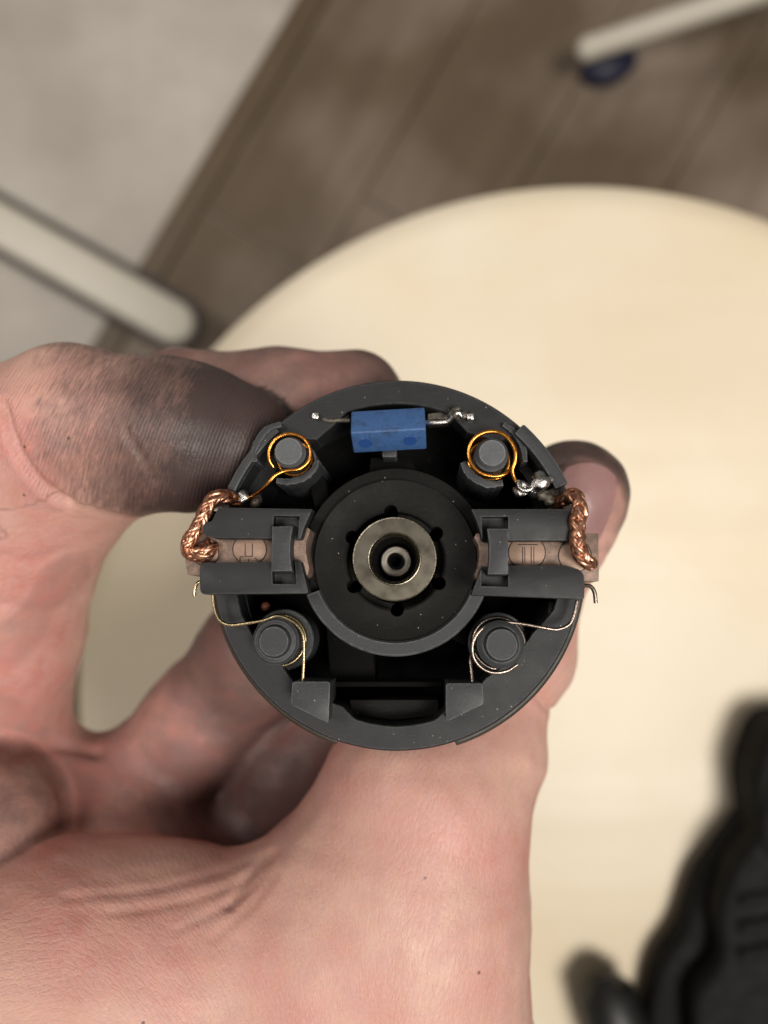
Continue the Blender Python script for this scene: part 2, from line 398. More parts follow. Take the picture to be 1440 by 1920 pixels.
def bar(x0, y0, x1, y1, w=1.5): 
    dx, dy = x1-x0, y1-y0; l = math.hypot(dx, dy); nx, ny = -dy/l*w/2, dx/l*w/2
    return [(x0+nx, y0+ny), (x1+nx, y1+ny), (x1-nx, y1-ny), (x0-nx, y0-ny)]
brush([(347, 1035), (350, 1024), (372, 1000), (420, 988), (575, 988), (582, 993), (578, 1005), (574, 1020), (574, 1036), (577, 1052), (580, 1066), (577, 1078), (570, 1082), (420, 1082), (352, 1078), (348, 1062)],
      [(468, 1030, 31, 28), (385, 1038, 24, 22)], [bar(459.5, 1019, 459.5, 1043), bar(473, 1019, 473, 1043), bar(459.5, 1043, 473, 1043), bar(450, 1044, 450, 1052), bar(450, 1044, 457, 1044), bar(466, 1048, 466, 1053), bar(478, 1046, 484, 1052)])
brush([(893, 1000), (1122, 1000), (1123, 1090), (893, 1086), (890, 1078), (896, 1062), (899, 1042), (897, 1022), (889, 1008)],
      [(988, 1036, 34, 31), (1078, 1042, 30, 30)], [bar(980, 1025, 980, 1056, 1.6), bar(984, 1025, 984, 1056, 1.3), bar(996, 1025, 996, 1056, 1.6), bar(1001, 1025, 1001, 1056, 1.3), bar(971, 1021, 1008, 1021, 1.8)])

# braided leads
def braid(pts, R=.86, strands=4, turns=2.2, sr=.27):
    P = smooth_path([L3(*p) for p in pts], 14); T, Nn, B = frames(P)
    s = np.r_[0, np.cumsum(np.linalg.norm(np.diff(P, axis=0), axis=1))]
    n = int(s[-1]/.11); S = np.linspace(0, s[-1], n); f = lambda A: np.stack([np.interp(S, s, A[:, i]) for i in range(3)], 1)
    P, Nn, B = f(P), f(Nn), f(B); bm = bmesh.new()
    for sgn in (1, -1):
        for k in range(strands):
            for j in (-.22, .22):
                ph = 2*math.pi*k/strands+(.3 if sgn < 0 else 0)+j+random.uniform(-.08, .08)
                a = sgn*(S/s[-1])*2*math.pi*turns+ph
                rr = R*(1+.13*np.sin(a*strands*.5+(0 if sgn > 0 else math.pi))+.10*np.sin(S*1.7+k)) + random.uniform(-.04, .04)
                rr = rr*np.clip(.75+.25*np.sin(np.clip(S/1.2, 0, 1)*math.pi/2), 0, 1)
                tube_into(bm, P+rr[:, None]*(np.cos(a)[:, None]*Nn*1.05+np.sin(a)[:, None]*B*.9), sr, 6)
    tube_into(bm, P, R*.75, 8)
    return bm
part('braided_lead', braid([(446, 946, -5.5), (432, 936, -3.2), (410, 930, -1.4), (392, 945, -.9), (378, 975, -.9), (362, 1003, -.8), (351, 1025, -1.0), (366, 1040, -.9), (388, 1036, -1.0), (398, 1022, -1.8)], .66), M_COP, ang=60)
part('braided_lead', braid([(1040, 952, -5.8), (1056, 937, -3.4), (1076, 930, -1.4), (1087, 948, -.6), (1083, 978, .1), (1083, 1008, .3), (1087, 1034, .2), (1098, 1052, -.3), (1108, 1058, -1.2)], .62, strands=3, turns=2.6, sr=.32), M_COP, ang=60)

# posts with their wires
def post(px, py, rb, rt, zt, zb, m, fl=None, mt=None):
    cx, cy = Lp(px, py, zt)
    p = part('post', lathe_bm([(0, zb), (rb, zb), (rb, zt-1.25), (rb-.35, zt-.85), (rt+.12, zt-.75), (rt, zt-.35), (rt-.18, zt), (0, zt)], 40, cx=cx, cy=cy), m)
    if fl: part('flange', lathe_bm([(0, zb), (fl[0], zb), (fl[0], fl[1]-.15), (fl[0]-.15, fl[1]), (0, fl[1])], 48, cx=cx+.15, cy=cy), m, p)
    return cx, cy
c3 = post(513, 1203, 2.75, 1.85, -1.4, -11.5, M_PL2, (3.7, -6.5))
c4 = post(941, 1209, 2.7, 1.9, -1.4, -11.5, M_PL2, (3.6, -7.2))
c1 = post(541, 846, 1.9, 1.78, -2.2, -11.5, M_FERR, (2.35, -8))
c2 = post(923, 849, 2.05, 1.72, -2.6, -11.5, M_FERR, (2.6, -8))
def helix(cx, cy, r, a0, a1, z0, z1, n=48):
    A = np.radians(np.linspace(a0, a1, n)); return np.stack([cx+r*np.cos(A), cy+r*np.sin(A), np.linspace(z0, z1, n)], 1)
def wire(name, segs, r, m, seg=8, parent=motor):
    bm = bmesh.new()
    for s in segs: tube_into(bm, s, r, seg)
    return part(name, bm, m, parent, ang=80)
# left torsion spring: arm - coil - leg
armL = smooth_path([L3(*p) for p in [(399, 1112, -3.0), (402, 1140, -3.0), (412, 1163, -3.0), (432, 1172, -2.9), (460, 1169, -2.8), (495, 1163, -2.8), (520, 1155, -2.8), (545, 1163, -2.8), (562, 1178, -2.8), (569, 1194, -2.8), (570, 1230, -2.9), (568, 1276, -3.0), (567, 1290, -3.0)]], 8)
wire('torsion_spring', [armL, helix(c3[0], c3[1], 2.98, -20, -20-360*3.2, -5.2, -7.2, 120)], .21, M_BRASSW)
armR = smooth_path([L3(*p) for p in [(1082, 1126, -3.0), (1078, 1148, -3.0), (1068, 1170, -3.0), (1045, 1180, -2.9), (1015, 1176, -2.8), (975, 1169, -2.8), (935, 1167, -2.8), (903, 1180, -2.8), (887, 1205, -2.8), (888, 1232, -3.0), (903, 1252, -3.2), (925, 1261, -3.3), (950, 1258, -3.4), (970, 1246, -3.6)]], 8)
legR = smooth_path([L3(*p) for p in [(900, 1215, -5.2), (888, 1222, -4.8), (882, 1235, -4.3), (884, 1260, -4.0), (887, 1290, -3.8)]], 8)
wire('torsion_spring', [armR, legR, helix(c4[0], c4[1], 3.0, 0, 360*2.6, -5.0, -7, 110)], .21, M_STEELW)
wire('spring_hook', [smooth_path([L3(*p) for p in [(384, 1090, -3.2), (372, 1092, -3), (367, 1099, -2.9), (364, 1112, -2.9), (365, 1117, -3)]], 6)], .2, M_BRASSW)
wire('spring_hook', [smooth_path([L3(*p) for p in [(1090, 1100, -3.2), (1100, 1098, -3), (1109, 1101, -2.9), (1115, 1112, -2.9), (1117, 1131, -3)]], 6)], .24, M_STEELW)
# copper windings on the two ferrite posts
w1 = smooth_path([L3(*p) for p in [(513, 876, -3.6), (505, 862, -3.2), (506, 840, -3.0), (519, 822, -2.8), (541, 814, -2.8), (566, 820, -2.8), (581, 840, -2.8), (580, 862, -2.8), (562, 879, -2.7), (535, 883, -2.6), (517, 891, -2.5), (507, 902, -2.6), (496, 914, -3.0), (484, 924, -3.8), (470, 932, -4.6)]], 8)
x1, y1 = Lp(543, 849, -3.2)
wire('copper_winding', [w1, helix(x1, y1, 2.15, 230, 230+360*3, -6.5, -9, 130)], .24, M_ENAM)
w2 = smooth_path([L3(*p) for p in [(958, 880, -3.6), (944, 890, -3.2), (922, 893, -3.1), (898, 885, -3.0), (882, 866, -2.9), (879, 842, -2.8), (890, 821, -2.7), (912, 810, -2.6), (936, 811, -2.6), (955, 824, -2.5), (966, 845, -2.5), (966, 865, -2.7), (961, 882, -2.9), (966, 900, -3.1), (976, 913, -3.0)]], 8)
x2, y2 = Lp(922, 852, -3.2)
wire('copper_winding', [w2, helix(x2, y2, 2.5, 300, 300-360*3, -6.5, -9, 130)], .26, M_ENAM)
# broken collar walls round the posts
def collar(pts, w, z, m=M_PL2, zb=-16):
    P = smooth_path([(x, y, 0) for x, y in pts], 6)[:, :2]; T = np.gradient(P, axis=0); T /= np.linalg.norm(T, axis=1)[:, None]
    Nn = np.stack([-T[:, 1], T[:, 0]], 1); ww = w*(.65+.35*np.sin(np.linspace(.25, math.pi-.25, len(P))))[:, None]*(1+.12*rng.standard_normal((len(P), 1)))
    poly = [tuple(p) for p in P+Nn*ww/2]+[tuple(p) for p in (P-Nn*ww/2)[::-1]]
    return ppoly('collar', poly, z, zb, m, bev=.08)
collar([(527, 795), (503, 803), (486, 822), (476, 845), (478, 866)], 13, -4.0)
collar([(595, 862), (587, 881), (566, 897), (540, 903), (518, 901)], 13, -4.2)
collar([(868, 866), (878, 885), (898, 901), (920, 908), (943, 905)], 15, -4.0)
collar([(944, 795), (966, 812), (981, 840), (985, 866)], 11, -4.2)
# solder
def blob(pos, r, n, m, name='solder_joint', stretch=(1, 1, .8)):
    """a frozen lump of metal: droplets melted into one another"""
    g = np.linspace(-2.6*r, 2.6*r, 44); X, Y, Z = np.meshgrid(g, g, g, indexing='ij'); Fb = None
    for i in range(n):
        p = [random.gauss(0, r*.5)*q for q in stretch]; rr = r*random.uniform(.35, .75)
        d = np.sqrt((X-p[0])**2+(Y-p[1])**2+(Z-p[2])**2)-rr
        Fb = d if Fb is None else smin(Fb, d, r*.35)
    for _ in range(8):
        k = rng.normal(size=3)*rng.uniform(1.5, 4)/r; Fb = Fb+.028*r*np.sin(k[0]*X+k[1]*Y+k[2]*Z+rng.uniform(0, 6))
    Fb[0] = Fb[-1] = Fb[:, 0] = Fb[:, -1] = 1; Fb[:, :, 0] = Fb[:, :, -1] = 1
    Vb, Qb = surf_nets(Fb, Fb < 0); Vb = g[0]+Vb*(g[1]-g[0])+np.array(pos)
    bm = bmesh.new(); vv = [bm.verts.new(v) for v in Vb]
    for q in Qb: bm.faces.new([vv[k] for k in q])
    return part(name, bm, m, ang=70)
blob(L3(455, 930, -4.4), .85, 8, M_SOLD)
blob(L3(478, 942, -5.2), .8, 7, M_FLUX)
blob(L3(1010, 903, -3.2), 1.15, 10, M_SOLD)
blob(L3(990, 916, -3.6), .9, 10, M_SOLD, stretch=(1.6, .9, .6))
blob(L3(1034, 932, -4.6), 1.0, 10, M_FLUX, stretch=(1.4, 1.2, .8))
wire('wire_end', [smooth_path([L3(*p) for p in [(972, 902, -2.8), (974, 914, -2.5), (984, 920, -2.3), (996, 916, -2.3), (1000, 905, -2.4), (1010, 895, -2.5)]], 8)], .3, M_SOLD)
# capacitor: a square bar turned on its edge
cx, cy = Lp(728, 801, -2.6)
bm = bmesh.new(); bmesh.ops.create_cube(bm, size=1, matrix=Matrix.Translation((cx, cy, -4.1)) @ Matrix.Rotation(math.radians(2.5), 4, 'Z') @ Matrix.Rotation(math.radians(60), 4, 'X') @ Matrix.Diagonal((8.95, 3.6, 3.7, 1)))
bevel_bm(bm, .22, 3)
cap = part('capacitor', bm, M_BLUE)
CM = Matrix.Translation((cx, cy, -4.1)) @ Matrix.Rotation(math.radians(2.5), 4, 'Z') @ Matrix.Rotation(math.radians(60), 4, 'X')
for dx in (-2.9, 2.5):       # moulding marks on the lower face
    bm = bmesh.new(); bmesh.ops.create_cone(bm, cap_ends=True, segments=24, radius1=.85, radius2=.8, depth=.08, matrix=CM @ Matrix.Translation((dx, -.1, 1.85)))
    part('moulding_mark', bm, M_BLUE2, cap)
ppoly('capacitor_seat', [(716, 840), (744, 840), (743, 857), (717, 857)], -5.5, -11, M_PL2)
wire('capacitor_lead', [smooth_path([L3(*p) for p in [(798, 792, -4.2), (815, 793, -3.7), (834, 791, -3.6), (842, 789, -3.9), (850, 780, -3.4), (860, 774, -3.3), (866, 782, -3.7), (872, 776, -4.1)]], 6)], .33, M_SOLD)
blob(L3(857, 780, -3.9), .75, 9, M_FLUX, stretch=(1.2, 1.2, .6))
wire('capacitor_lead', [smooth_path([L3(*p) for p in [(657, 789, -4.4), (640, 788, -4.8), (618, 789, -4.9), (606, 786, -5)]], 6)], .28, M_FLUX)
for x, y, z in ((591, 779, -4.2), (882, 780, -3.9)):
    ppoly('terminal_pin', [(x-6.5, y-5), (x+6.5, y-6), (x+6.5, y+6), (x-6, y+6)], z, -10, M_SOLD, bev=.1)
ppoly('terminal_blade', [(802, 775), (848, 770), (848, 784), (802, 788)], -6.0, -10, M_FLUX)
ppoly('terminal_blade', [(600, 776), (655, 772), (655, 784), (604, 789)], -6.3, -10, M_FLUX)
# spring stops
ppoly('spring_stop', fillet([(548, 1278), (619, 1278), (616, 1357), (545, 1321)], (0, 1, 2, 3), 6, 4), -1.9, -8, M_PL2, bev=.12)
ppoly('spring_stop', fillet([(836, 1281), (905, 1281), (907, 1320), (836, 1354)], (0, 1, 2, 3), 6, 4), -1.9, -8, M_PL2, bev=.12)

# ------------------------------------------------------------------ the hand (distance field -> one mesh), camera-frame mm
VOX = .55
lo3 = np.array([-95., -150., -152.]); hi3 = np.array([48., 42., -72.])
dims = np.ceil((hi3-lo3)/VOX).astype(int)
gx, gy, gz = [(lo3[i]+VOX*np.arange(dims[i])).astype(np.float32) for i in range(3)]
BIG = 60.
def field(segs, k):
    F = None
    for a, ra, b, rb in segs:
        a = np.array(a, np.float32); b = np.array(b, np.float32); ba = b-a
        X = gx[:, None, None]-a[0]; Y = gy[None, :, None]-a[1]; Z = gz[None, None, :]-a[2]
        t = np.clip((X*ba[0]+Y*ba[1]+Z*ba[2])/np.float32(ba.dot(ba)), 0, 1)
        d = np.sqrt((X-t*ba[0])**2+(Y-t*ba[1])**2+(Z-t*ba[2])**2)-(ra+(rb-ra)*t)
        F = d if F is None else smin(F, d, k)
    return F
def chain(nodes):
    n = [(C(px, py, d), r) for px, py, d, r in nodes]
    return [(n[i][0], n[i][1], n[i+1][0], n[i+1][1]) for i in range(len(n)-1)]
index = [(-20, 1440, 128, 12), (15, 1180, 118, 11.0), (5, 850, 106, 11.0), (140, 803, 103, 10.8), (300, 812, 101, 9.7), (370, 822, 101, 9.3), (440, 832, 101.5, 8.0)]
web = [(190, 862, 105, 9.2), (110, 925, 109, 10), (50, 1040, 114, 10.5)]
middle = [(-60, 1100, 138, 10), (60, 880, 126, 10), (340, 768, 117, 8.8), (520, 764, 114, 8.5), (664, 757, 113, 8.0)]
ring = [(150, 1640, 134, 11.5), (262, 1478, 131, 10), (380, 1348, 130, 9.5), (490, 1222, 126, 9.6), (690, 1060, 124, 8.5)]
little = [(400, 1650, 134, 10), (560, 1450, 132, 10), (700, 1300, 130, 9), (790, 1220, 128, 8)]
thumb = [(752, 1960, 106, 19.0), (768, 1680, 107.5, 16.6), (796, 1490, 109, 14.2), (880, 1385, 112.5, 11.3), (905, 1318, 114, 7.7), (966, 1220, 115, 8.6), (996, 1090, 114, 7.2), (1036, 990, 111, 8.0), (1072, 930, 110, 8.3)]
thenar = [(800, 1520, 109, 14.3), (610, 1765, 105.5, 15.6), (560, 1900, 105, 18)]
F = smin(field(chain(index), 3.5), field(chain(web), 3), 5)
F = smin(F, field(chain(middle), 3), .8)
F = smin(F, smin(field(chain(ring), 4), field(chain(little), 4), 3), 1.2)
P1 = field(chain([(85, 1500, 127, 12.6), (240, 1616, 123, 12.3), (420, 1750, 121, 12)])+chain([(-60, 1400, 134, 12), (100, 1560, 128, 12)])+chain([(240, 1700, 130, 13), (560, 1700, 130, 14)]), 5)
F = smin(F, P1, 4.5)
P2 = field(chain([(-70, 1570, 111, 14.2), (-110, 1850, 112, 16)]), 3)
F = smin(F, P2, 3)
Q = field(chain([(-120, 1856, 106, 19.6), (120, 1848, 104, 18.4), (300, 1824, 103.5, 15.8), (440, 1796, 103.5, 13.6)])+chain([(0, 2080, 104, 22), (480, 2040, 104, 20), (830, 2120, 106, 19)])+chain([(300, 2400, 112, 27), (650, 2500, 112, 26)])+chain([(500, 2400, 116, 30), (560, 3000, 118, 27)]), 6)
TH = field(chain(thumb)+chain(thenar), 3.6)
Q = smin(Q, TH, 3.2)
F = smin(F, Q, 1.0)
del P1, P2, Q, TH
F = F.astype(np.float32)
# surface nets
S = F < 0
V, Q4 = surf_nets(F, S)
V = lo3+V*VOX
print('hand verts', len(V), len(Q4))
# outward normals from the field
def samp(F, P):
    g = (P-lo3)/VOX; g = np.clip(g, 0, np.array(F.shape)-1.001); i = g.astype(int); f = g-i; r = 0
    for a in (0, 1):
        for b in (0, 1):
            for c in (0, 1):
                w = (f[:, 0] if a else 1-f[:, 0])*(f[:, 1] if b else 1-f[:, 1])*(f[:, 2] if c else 1-f[:, 2])
                r = r+w*F[i[:, 0]+a, i[:, 1]+b, i[:, 2]+c]
    return r
def grad(F, P, e=.6):
    G = np.stack([samp(F, P+np.eye(3)[i]*e)-samp(F, P-np.eye(3)[i]*e) for i in range(3)], 1)
    return G/(np.linalg.norm(G, axis=1)[:, None]+1e-9)
NR = grad(F, V)
PX = 720+FX*V[:, 0]/-V[:, 2]; PY = 960-FX*V[:, 1]/-V[:, 2]; DEP = -V[:, 2]
front = np.clip(NR[:, 2]*2+.6, 0, 1)
def dline(pts, X=None, Y=None):
    X = PX if X is None else X; Y = PY if Y is None else Y
    P = smooth_path([(x, y, 0) for x, y in pts], 6)[:, :2]; best = np.full(len(X), 1e9)
    for a, b in zip(P[:-1], P[1:]):
        ba = b-a; t = np.clip(((X-a[0])*ba[0]+(Y-a[1])*ba[1])/(ba@ba+1e-9), 0, 1)
        best = np.minimum(best, np.hypot(X-a[0]-t*ba[0], Y-a[1]-t*ba[1]))
    return best
def segd(nodes):
    best = np.full(len(V), 1e9)
    for a, ra, b, rb in chain(nodes):
        ba = b-a; t = np.clip(((V-a)@ba)/(ba@ba), 0, 1); best = np.minimum(best, np.linalg.norm(V-a-t[:, None]*ba, axis=1)-(ra+(rb-ra)*t))
    return best
pad = [(-70, 1570, 111, 14.2), (-110, 1850, 112, 16)]
DI, DM, DR, DLi, DT, DP = segd(index), segd(middle), segd(ring), segd(little), segd(thumb), segd(pad)
DQ = segd([(120, 1862, 104, 18.2), (430, 1800, 103.5, 13.4)])
disp = np.zeros(len(V))
def crease(pts, w, depth, near=None, lip=.0):
    global disp
    d = dline(pts); g = np.exp(-(d/w)**2)*depth-lip*np.exp(-((d-2.2*w)/w)**2)
    disp -= g*front*(1 if near is None else (near < 2.0))
crease([(238, 812), (262, 850), (292, 905)], 5, .45, DI, .1)
crease([(225, 700), (232, 760), (240, 812)], 5, .15, DI)
crease([(5, 760), (30, 840), (70, 900), (130, 945)], 8, .9, DI, .2)
crease([(0, 1040), (60, 1050), (130, 1030)], 10, .2)
crease([(0, 1130), (80, 1150), (150, 1130)], 12, .4)
crease([(20, 1420), (110, 1400), (180, 1412)], 12, .7)
for q in ([(500, 1606), (400, 1640), (260, 1670), (120, 1685)], [(510, 1612), (420, 1668), (300, 1700), (200, 1712)], [(515, 1625), (440, 1690), (330, 1745)], [(520, 1640), (470, 1700), (400, 1760)]):
    crease(q, 7, .13, None, .04)
crease([(1030, 880), (1060, 866), (1105, 866), (1140, 890), (1160, 930)], 5, .3, DT)
crease([(980, 1285), (1003, 1300), (1030, 1330)], 7, .9, DT)
crease([(512, 1602), (470, 1640), (430, 1700)], 9, .5)
# gentle unevenness
def lump(P, sc, seed):
    r = np.random.default_rng(seed); out = np.zeros(len(P))
    for _ in range(14):
        k = r.normal(size=3); k /= np.linalg.norm(k); out += np.sin(P@k*2*math.pi/sc*r.uniform(.6, 1.6)+r.uniform(0, 6.3))
    return out/14**.5
disp += .10*lump(V, 15, 3)+.05*lump(V, 5, 4)
V2 = V+NR*disp[:, None]
# dirt and flush maps (own stains, plus shade behind the motor painted in)
def sstep(x, a, b): t = np.clip((x-a)/(b-a), 0, 1); return t*t*(3-2*t)
wob = lump(V, 16, 8)*25
g1 = sstep(DI, 2.4, .9)*sstep(PY, 1020, 960)*(.34*sstep(PX+wob, 0, 170)+.46*sstep(PX+wob+.25*(PY-800), 170, 330)+.30*sstep(PX+.3*(PY-800), 300, 430))
g1 *= 1-.0*sstep(PY, 700, 650)
g2 = sstep(DM, 2.4, .9)*(.42+.25*sstep(PX, 620, 735)+.1*lump(V, 8, 9))*(PX > 250)
tipd = np.hypot(PX-1098, PY-950)
g3 = (DT < 2)*(PY < 1040)*(.25+.55*sstep(tipd+wob*.3, 66, 92))*(1-.8*sstep(PY-.35*(PX-1000), 925, 960))
g4 = .34*sstep(DP, 3.0, .6)*sstep(DQ, 1.0, 3.0)*sstep(PX+.2*(PY-1500), 175, 110)
g5 = (DR < 2)*(.27+.36*sstep(PX+.35*(1400-PY)+wob*.6, 330, 440))*(PX > 190)  # dirt plus the motor's shade painted on the ring finger
g6 = .16*(PX < 170)*sstep(lump(V, 18, 12)+.3*sstep(PY, 1000, 1100), .3, 1.0)*(PY < 1420)
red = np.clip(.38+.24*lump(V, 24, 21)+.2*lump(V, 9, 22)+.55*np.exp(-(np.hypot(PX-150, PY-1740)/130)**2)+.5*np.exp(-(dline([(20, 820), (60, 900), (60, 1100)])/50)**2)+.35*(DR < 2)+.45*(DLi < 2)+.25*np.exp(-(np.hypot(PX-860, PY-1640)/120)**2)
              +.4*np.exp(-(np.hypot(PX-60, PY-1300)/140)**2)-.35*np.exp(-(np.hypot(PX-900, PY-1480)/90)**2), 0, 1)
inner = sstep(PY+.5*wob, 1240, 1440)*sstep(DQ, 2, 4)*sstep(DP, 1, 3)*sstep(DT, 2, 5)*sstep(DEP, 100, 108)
g7 = .25*inner+.30*sstep(PY+.5*wob, 1300, 1440)*sstep(DQ, 2, 5)*sstep(DP, 1, 3)*sstep(DT, 2, 5)*sstep(DEP, 108, 114)*sstep(PX, 180, 420)+.12*(DLi < 2)  # shade of the cupped palm painted as darker skin
red = np.clip(red+.5*inner+.22*sstep(PX, 230, 130)*sstep(PY, 960, 1080)*sstep(DEP, 98, 104), 0, 1)  # redder inner palm belongs to the painted shade
grime_shade = np.clip(np.maximum.reduce([g1, g2, g3, g4, g5, g6, g7])+.04, 0, 1)
# surface coordinates: u across the fine skin lines, v along them
th = lambda x: np.radians(12+50*np.clip((x-120)/600, 0, 1))
xs = np.linspace(-1500, 3000, 2000); It = np.cumsum(np.tan(th(xs)))*(xs[1]-xs[0])
u1 = ((-PY)-np.interp(PX, xs, It))*np.cos(th(PX))/15.5; v1 = PX/np.cos(th(PX))/15.5
on_i = ((DI < 1.5) & (PY < 1010)).astype(float)
u2 = (PX+.38*(PY-800)-.0009*(PY-820)**2)/14; v2 = PY/14
far = ((DEP > 112) & (on_i < .5))
u = np.where(on_i > .5, u2, u1); v = np.where(on_i > .5, v2, v1)
me = bpy.data.meshes.new('hand'); me.vertices.add(len(V2)); me.vertices.foreach_set('co', (V2/1000).ravel())
me.loops.add(len(Q4)*4); me.loops.foreach_set('vertex_index', Q4.ravel().astype(np.int32)); me.polygons.add(len(Q4))
me.polygons.foreach_set('loop_start', np.arange(0, len(Q4)*4, 4)); me.polygons.foreach_set('loop_total', np.full(len(Q4), 4))
me.update(calc_edges=True); me.validate()
me.polygons.foreach_set('use_smooth', [True]*len(me.polygons))
for nm, arr in (('grime_shade', grime_shade), ('red', red), ('ridge', on_i)):
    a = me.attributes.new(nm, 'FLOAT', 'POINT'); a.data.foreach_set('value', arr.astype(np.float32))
a = me.attributes.new('suv', 'FLOAT_VECTOR', 'POINT'); a.data.foreach_set('vector', np.stack([u, v, V[:, 2]*.15], 1).astype(np.float32).ravel())

def skin():
    t = NT('skin'); gr = t.attr('grime_shade').outputs['Fac']; rd = t.attr('red').outputs['Fac']; rdg = t.attr('ridge').outputs['Fac']; suv = t.attr('suv').outputs['Vector']
    mp = t.n('ShaderNodeMapping'); t.L(suv, mp.inputs[0]); mp.inputs['Scale'].default_value = (3.2, .55, 1)
    lines = t.noise(1.0, 4, .62, co=mp.outputs[0], dist=.1)
    mp2 = t.n('ShaderNodeMapping'); t.L(suv, mp2.inputs[0]); mp2.inputs['Scale'].default_value = (1.15, .42, 1)
    lines2 = t.noise(1.0, 3, .55, co=mp2.outputs[0], dist=.2)
    cells = t.vor(1.25, feature='DISTANCE_TO_EDGE'); cells = t.ramp(cells, [(0, 0), (.16, 1)])
    pores = t.ramp(t.vor(1.9), [(.0, 0), (.3, 1)])
    wv = t.n('ShaderNodeTexWave', wave_type='BANDS', bands_direction='X'); t.L(suv, wv.inputs['Vector']); wv.inputs['Scale'].default_value = .62
    wv.inputs['Distortion'].default_value = 1.4; wv.inputs['Detail'].default_value = 2; wv.inputs['Detail Scale'].default_value = .9
    big = t.noise(.07, 3, .5); med = t.noise(.35, 5, .6); fine = t.noise(2.2, 4, .6)
    c = t.mix(rd, (.575, .355, .28), (.50, .215, .18))
    c = t.mix(t.ramp(med, [(.40, 0), (.62, .6)]), c, (.53, .30, .265))
    c = t.mix(t.ramp(fine, [(.45, 0), (.8, .4)]), c, (.60, .39, .345))
    c = t.mix(t.math('MULTIPLY', t.ramp(lines, [(.36, 1), (.5, 0)]), .18), c, (.40, .19, .145))
    # dirt and painted shade: settles in the lines
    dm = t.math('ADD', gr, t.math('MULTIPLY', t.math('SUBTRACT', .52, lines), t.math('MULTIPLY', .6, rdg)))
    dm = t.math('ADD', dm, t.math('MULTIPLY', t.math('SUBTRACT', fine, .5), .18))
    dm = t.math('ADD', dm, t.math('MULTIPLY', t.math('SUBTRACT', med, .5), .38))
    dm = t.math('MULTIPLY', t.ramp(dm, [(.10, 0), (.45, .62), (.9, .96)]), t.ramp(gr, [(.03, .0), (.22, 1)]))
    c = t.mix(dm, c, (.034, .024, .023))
    # specks
    sp = t.ramp(t.vor(.14), [(.024, 1), (.04, 0)])
    c = t.mix(t.math('MULTIPLY', sp, .75), c, (.05, .035, .03))
    h = t.math('ADD', t.math('MULTIPLY', lines, .38), t.math('MULTIPLY', lines2, .5))
    mp3 = t.n('ShaderNodeMapping'); t.L(suv, mp3.inputs[0]); mp3.inputs['Scale'].default_value = (1.25, .62, 1)
    vc = t.ramp(t.vor(1.0, co=mp3.outputs[0], feature='DISTANCE_TO_EDGE'), [(0, 0), (.14, 1)]); h = t.math('ADD', h, t.math('MULTIPLY', vc, t.math('MULTIPLY', .2, t.math('SUBTRACT', 1, rdg))))
    h = t.math('ADD', h, t.math('MULTIPLY', cells, .13)); h = t.math('ADD', h, t.math('MULTIPLY', pores, .16))
    n = t.bump(h, .5, .00022)
    n = t.bump(t.math('MULTIPLY', wv.outputs['Fac'], t.math('MULTIPLY', rdg, med)), .7, .00009, n)
    m = t.out(c, t.ramp(med, [(.3, .42), (.7, .56)]), normal=n, spec=.42)
    b = t.b
    t.L(t.math('SUBTRACT', .5, t.math('MULTIPLY', dm, .42)), b.inputs['Subsurface Weight'])
    b.inputs['Subsurface Radius'].default_value = (1.0, .32, .18); b.inputs['Subsurface Scale'].default_value = .0016
    return m
M_SKIN = skin()
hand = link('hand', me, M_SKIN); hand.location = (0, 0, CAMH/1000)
tag(hand, 'left hand with grease-blackened fingertips gripping the motor end from behind', 'hand')
# thumbnail: follows the thumb's surface
n1, n2 = 22, 26; bm = bmesh.new(); gridv = {}
cxn, cyn = 1090, 945; ang = math.radians(17)
for i in range(n1+1):
    for j in range(n2+1):
        a = -1+2*i/n1; b = -1+2*j/n2
        a2 = a*math.sqrt(max(0, 1-.36*b*b)) if b > 0 else a*math.sqrt(max(0, 1-.22*b*b)); b2 = b*math.sqrt(max(0, 1-.4*a*a))
        x = a2*60; y = -b2*80
        px = cxn+x*math.cos(ang)-y*math.sin(ang)*1; py = cyn+x*math.sin(ang)*.6+y*math.cos(ang)
        ds = np.arange(92, 125, .1); Pp = np.stack([(px-720)*ds/FX, -(py-960)*ds/FX, -ds], 1); f = samp(F, Pp); k = np.argmax(f < .0)
        dd = ds[k] if f[k] < 0 else np.nan
        gridv[i, j] = (px, py, dd)
A = np.array([[gridv[i, j][2] for j in range(n2+1)] for i in range(n1+1)])
mx = np.nanmedian(A)
vs = {}
for i in range(n1+1):
    for j in range(n2+1):
        px, py, dd = gridv[i, j]
        if np.isnan(dd): continue
        dd = min(dd, mx+4.5)
        vs[i, j] = bm.verts.new(C(px, py, dd-.22-.18*(1-((i-n1/2)/(n1/2))**2)))
for i in range(n1):
    for j in range(n2):
        q = [(i, j), (i+1, j), (i+1, j+1), (i, j+1)]
        if all(k in vs for k in q): bm.faces.new([vs[k] for k in q])
ex = bmesh.ops.solidify(bm, geom=bm.faces[:], thickness=.35)
t = NT('nail'); nz = t.noise(.4, 3)
M_NAIL = t.out(t.mix(nz, (.55, .33, .31), (.46, .25, .25)), .33, spec=.5); t.b.inputs['Subsurface Weight'].default_value = .3; t.b.inputs['Subsurface Radius'].default_value = (1, .4, .3); t.b.inputs['Subsurface Scale'].default_value = .001
nail = build('thumbnail', bm, M_NAIL, hand, ang=60)

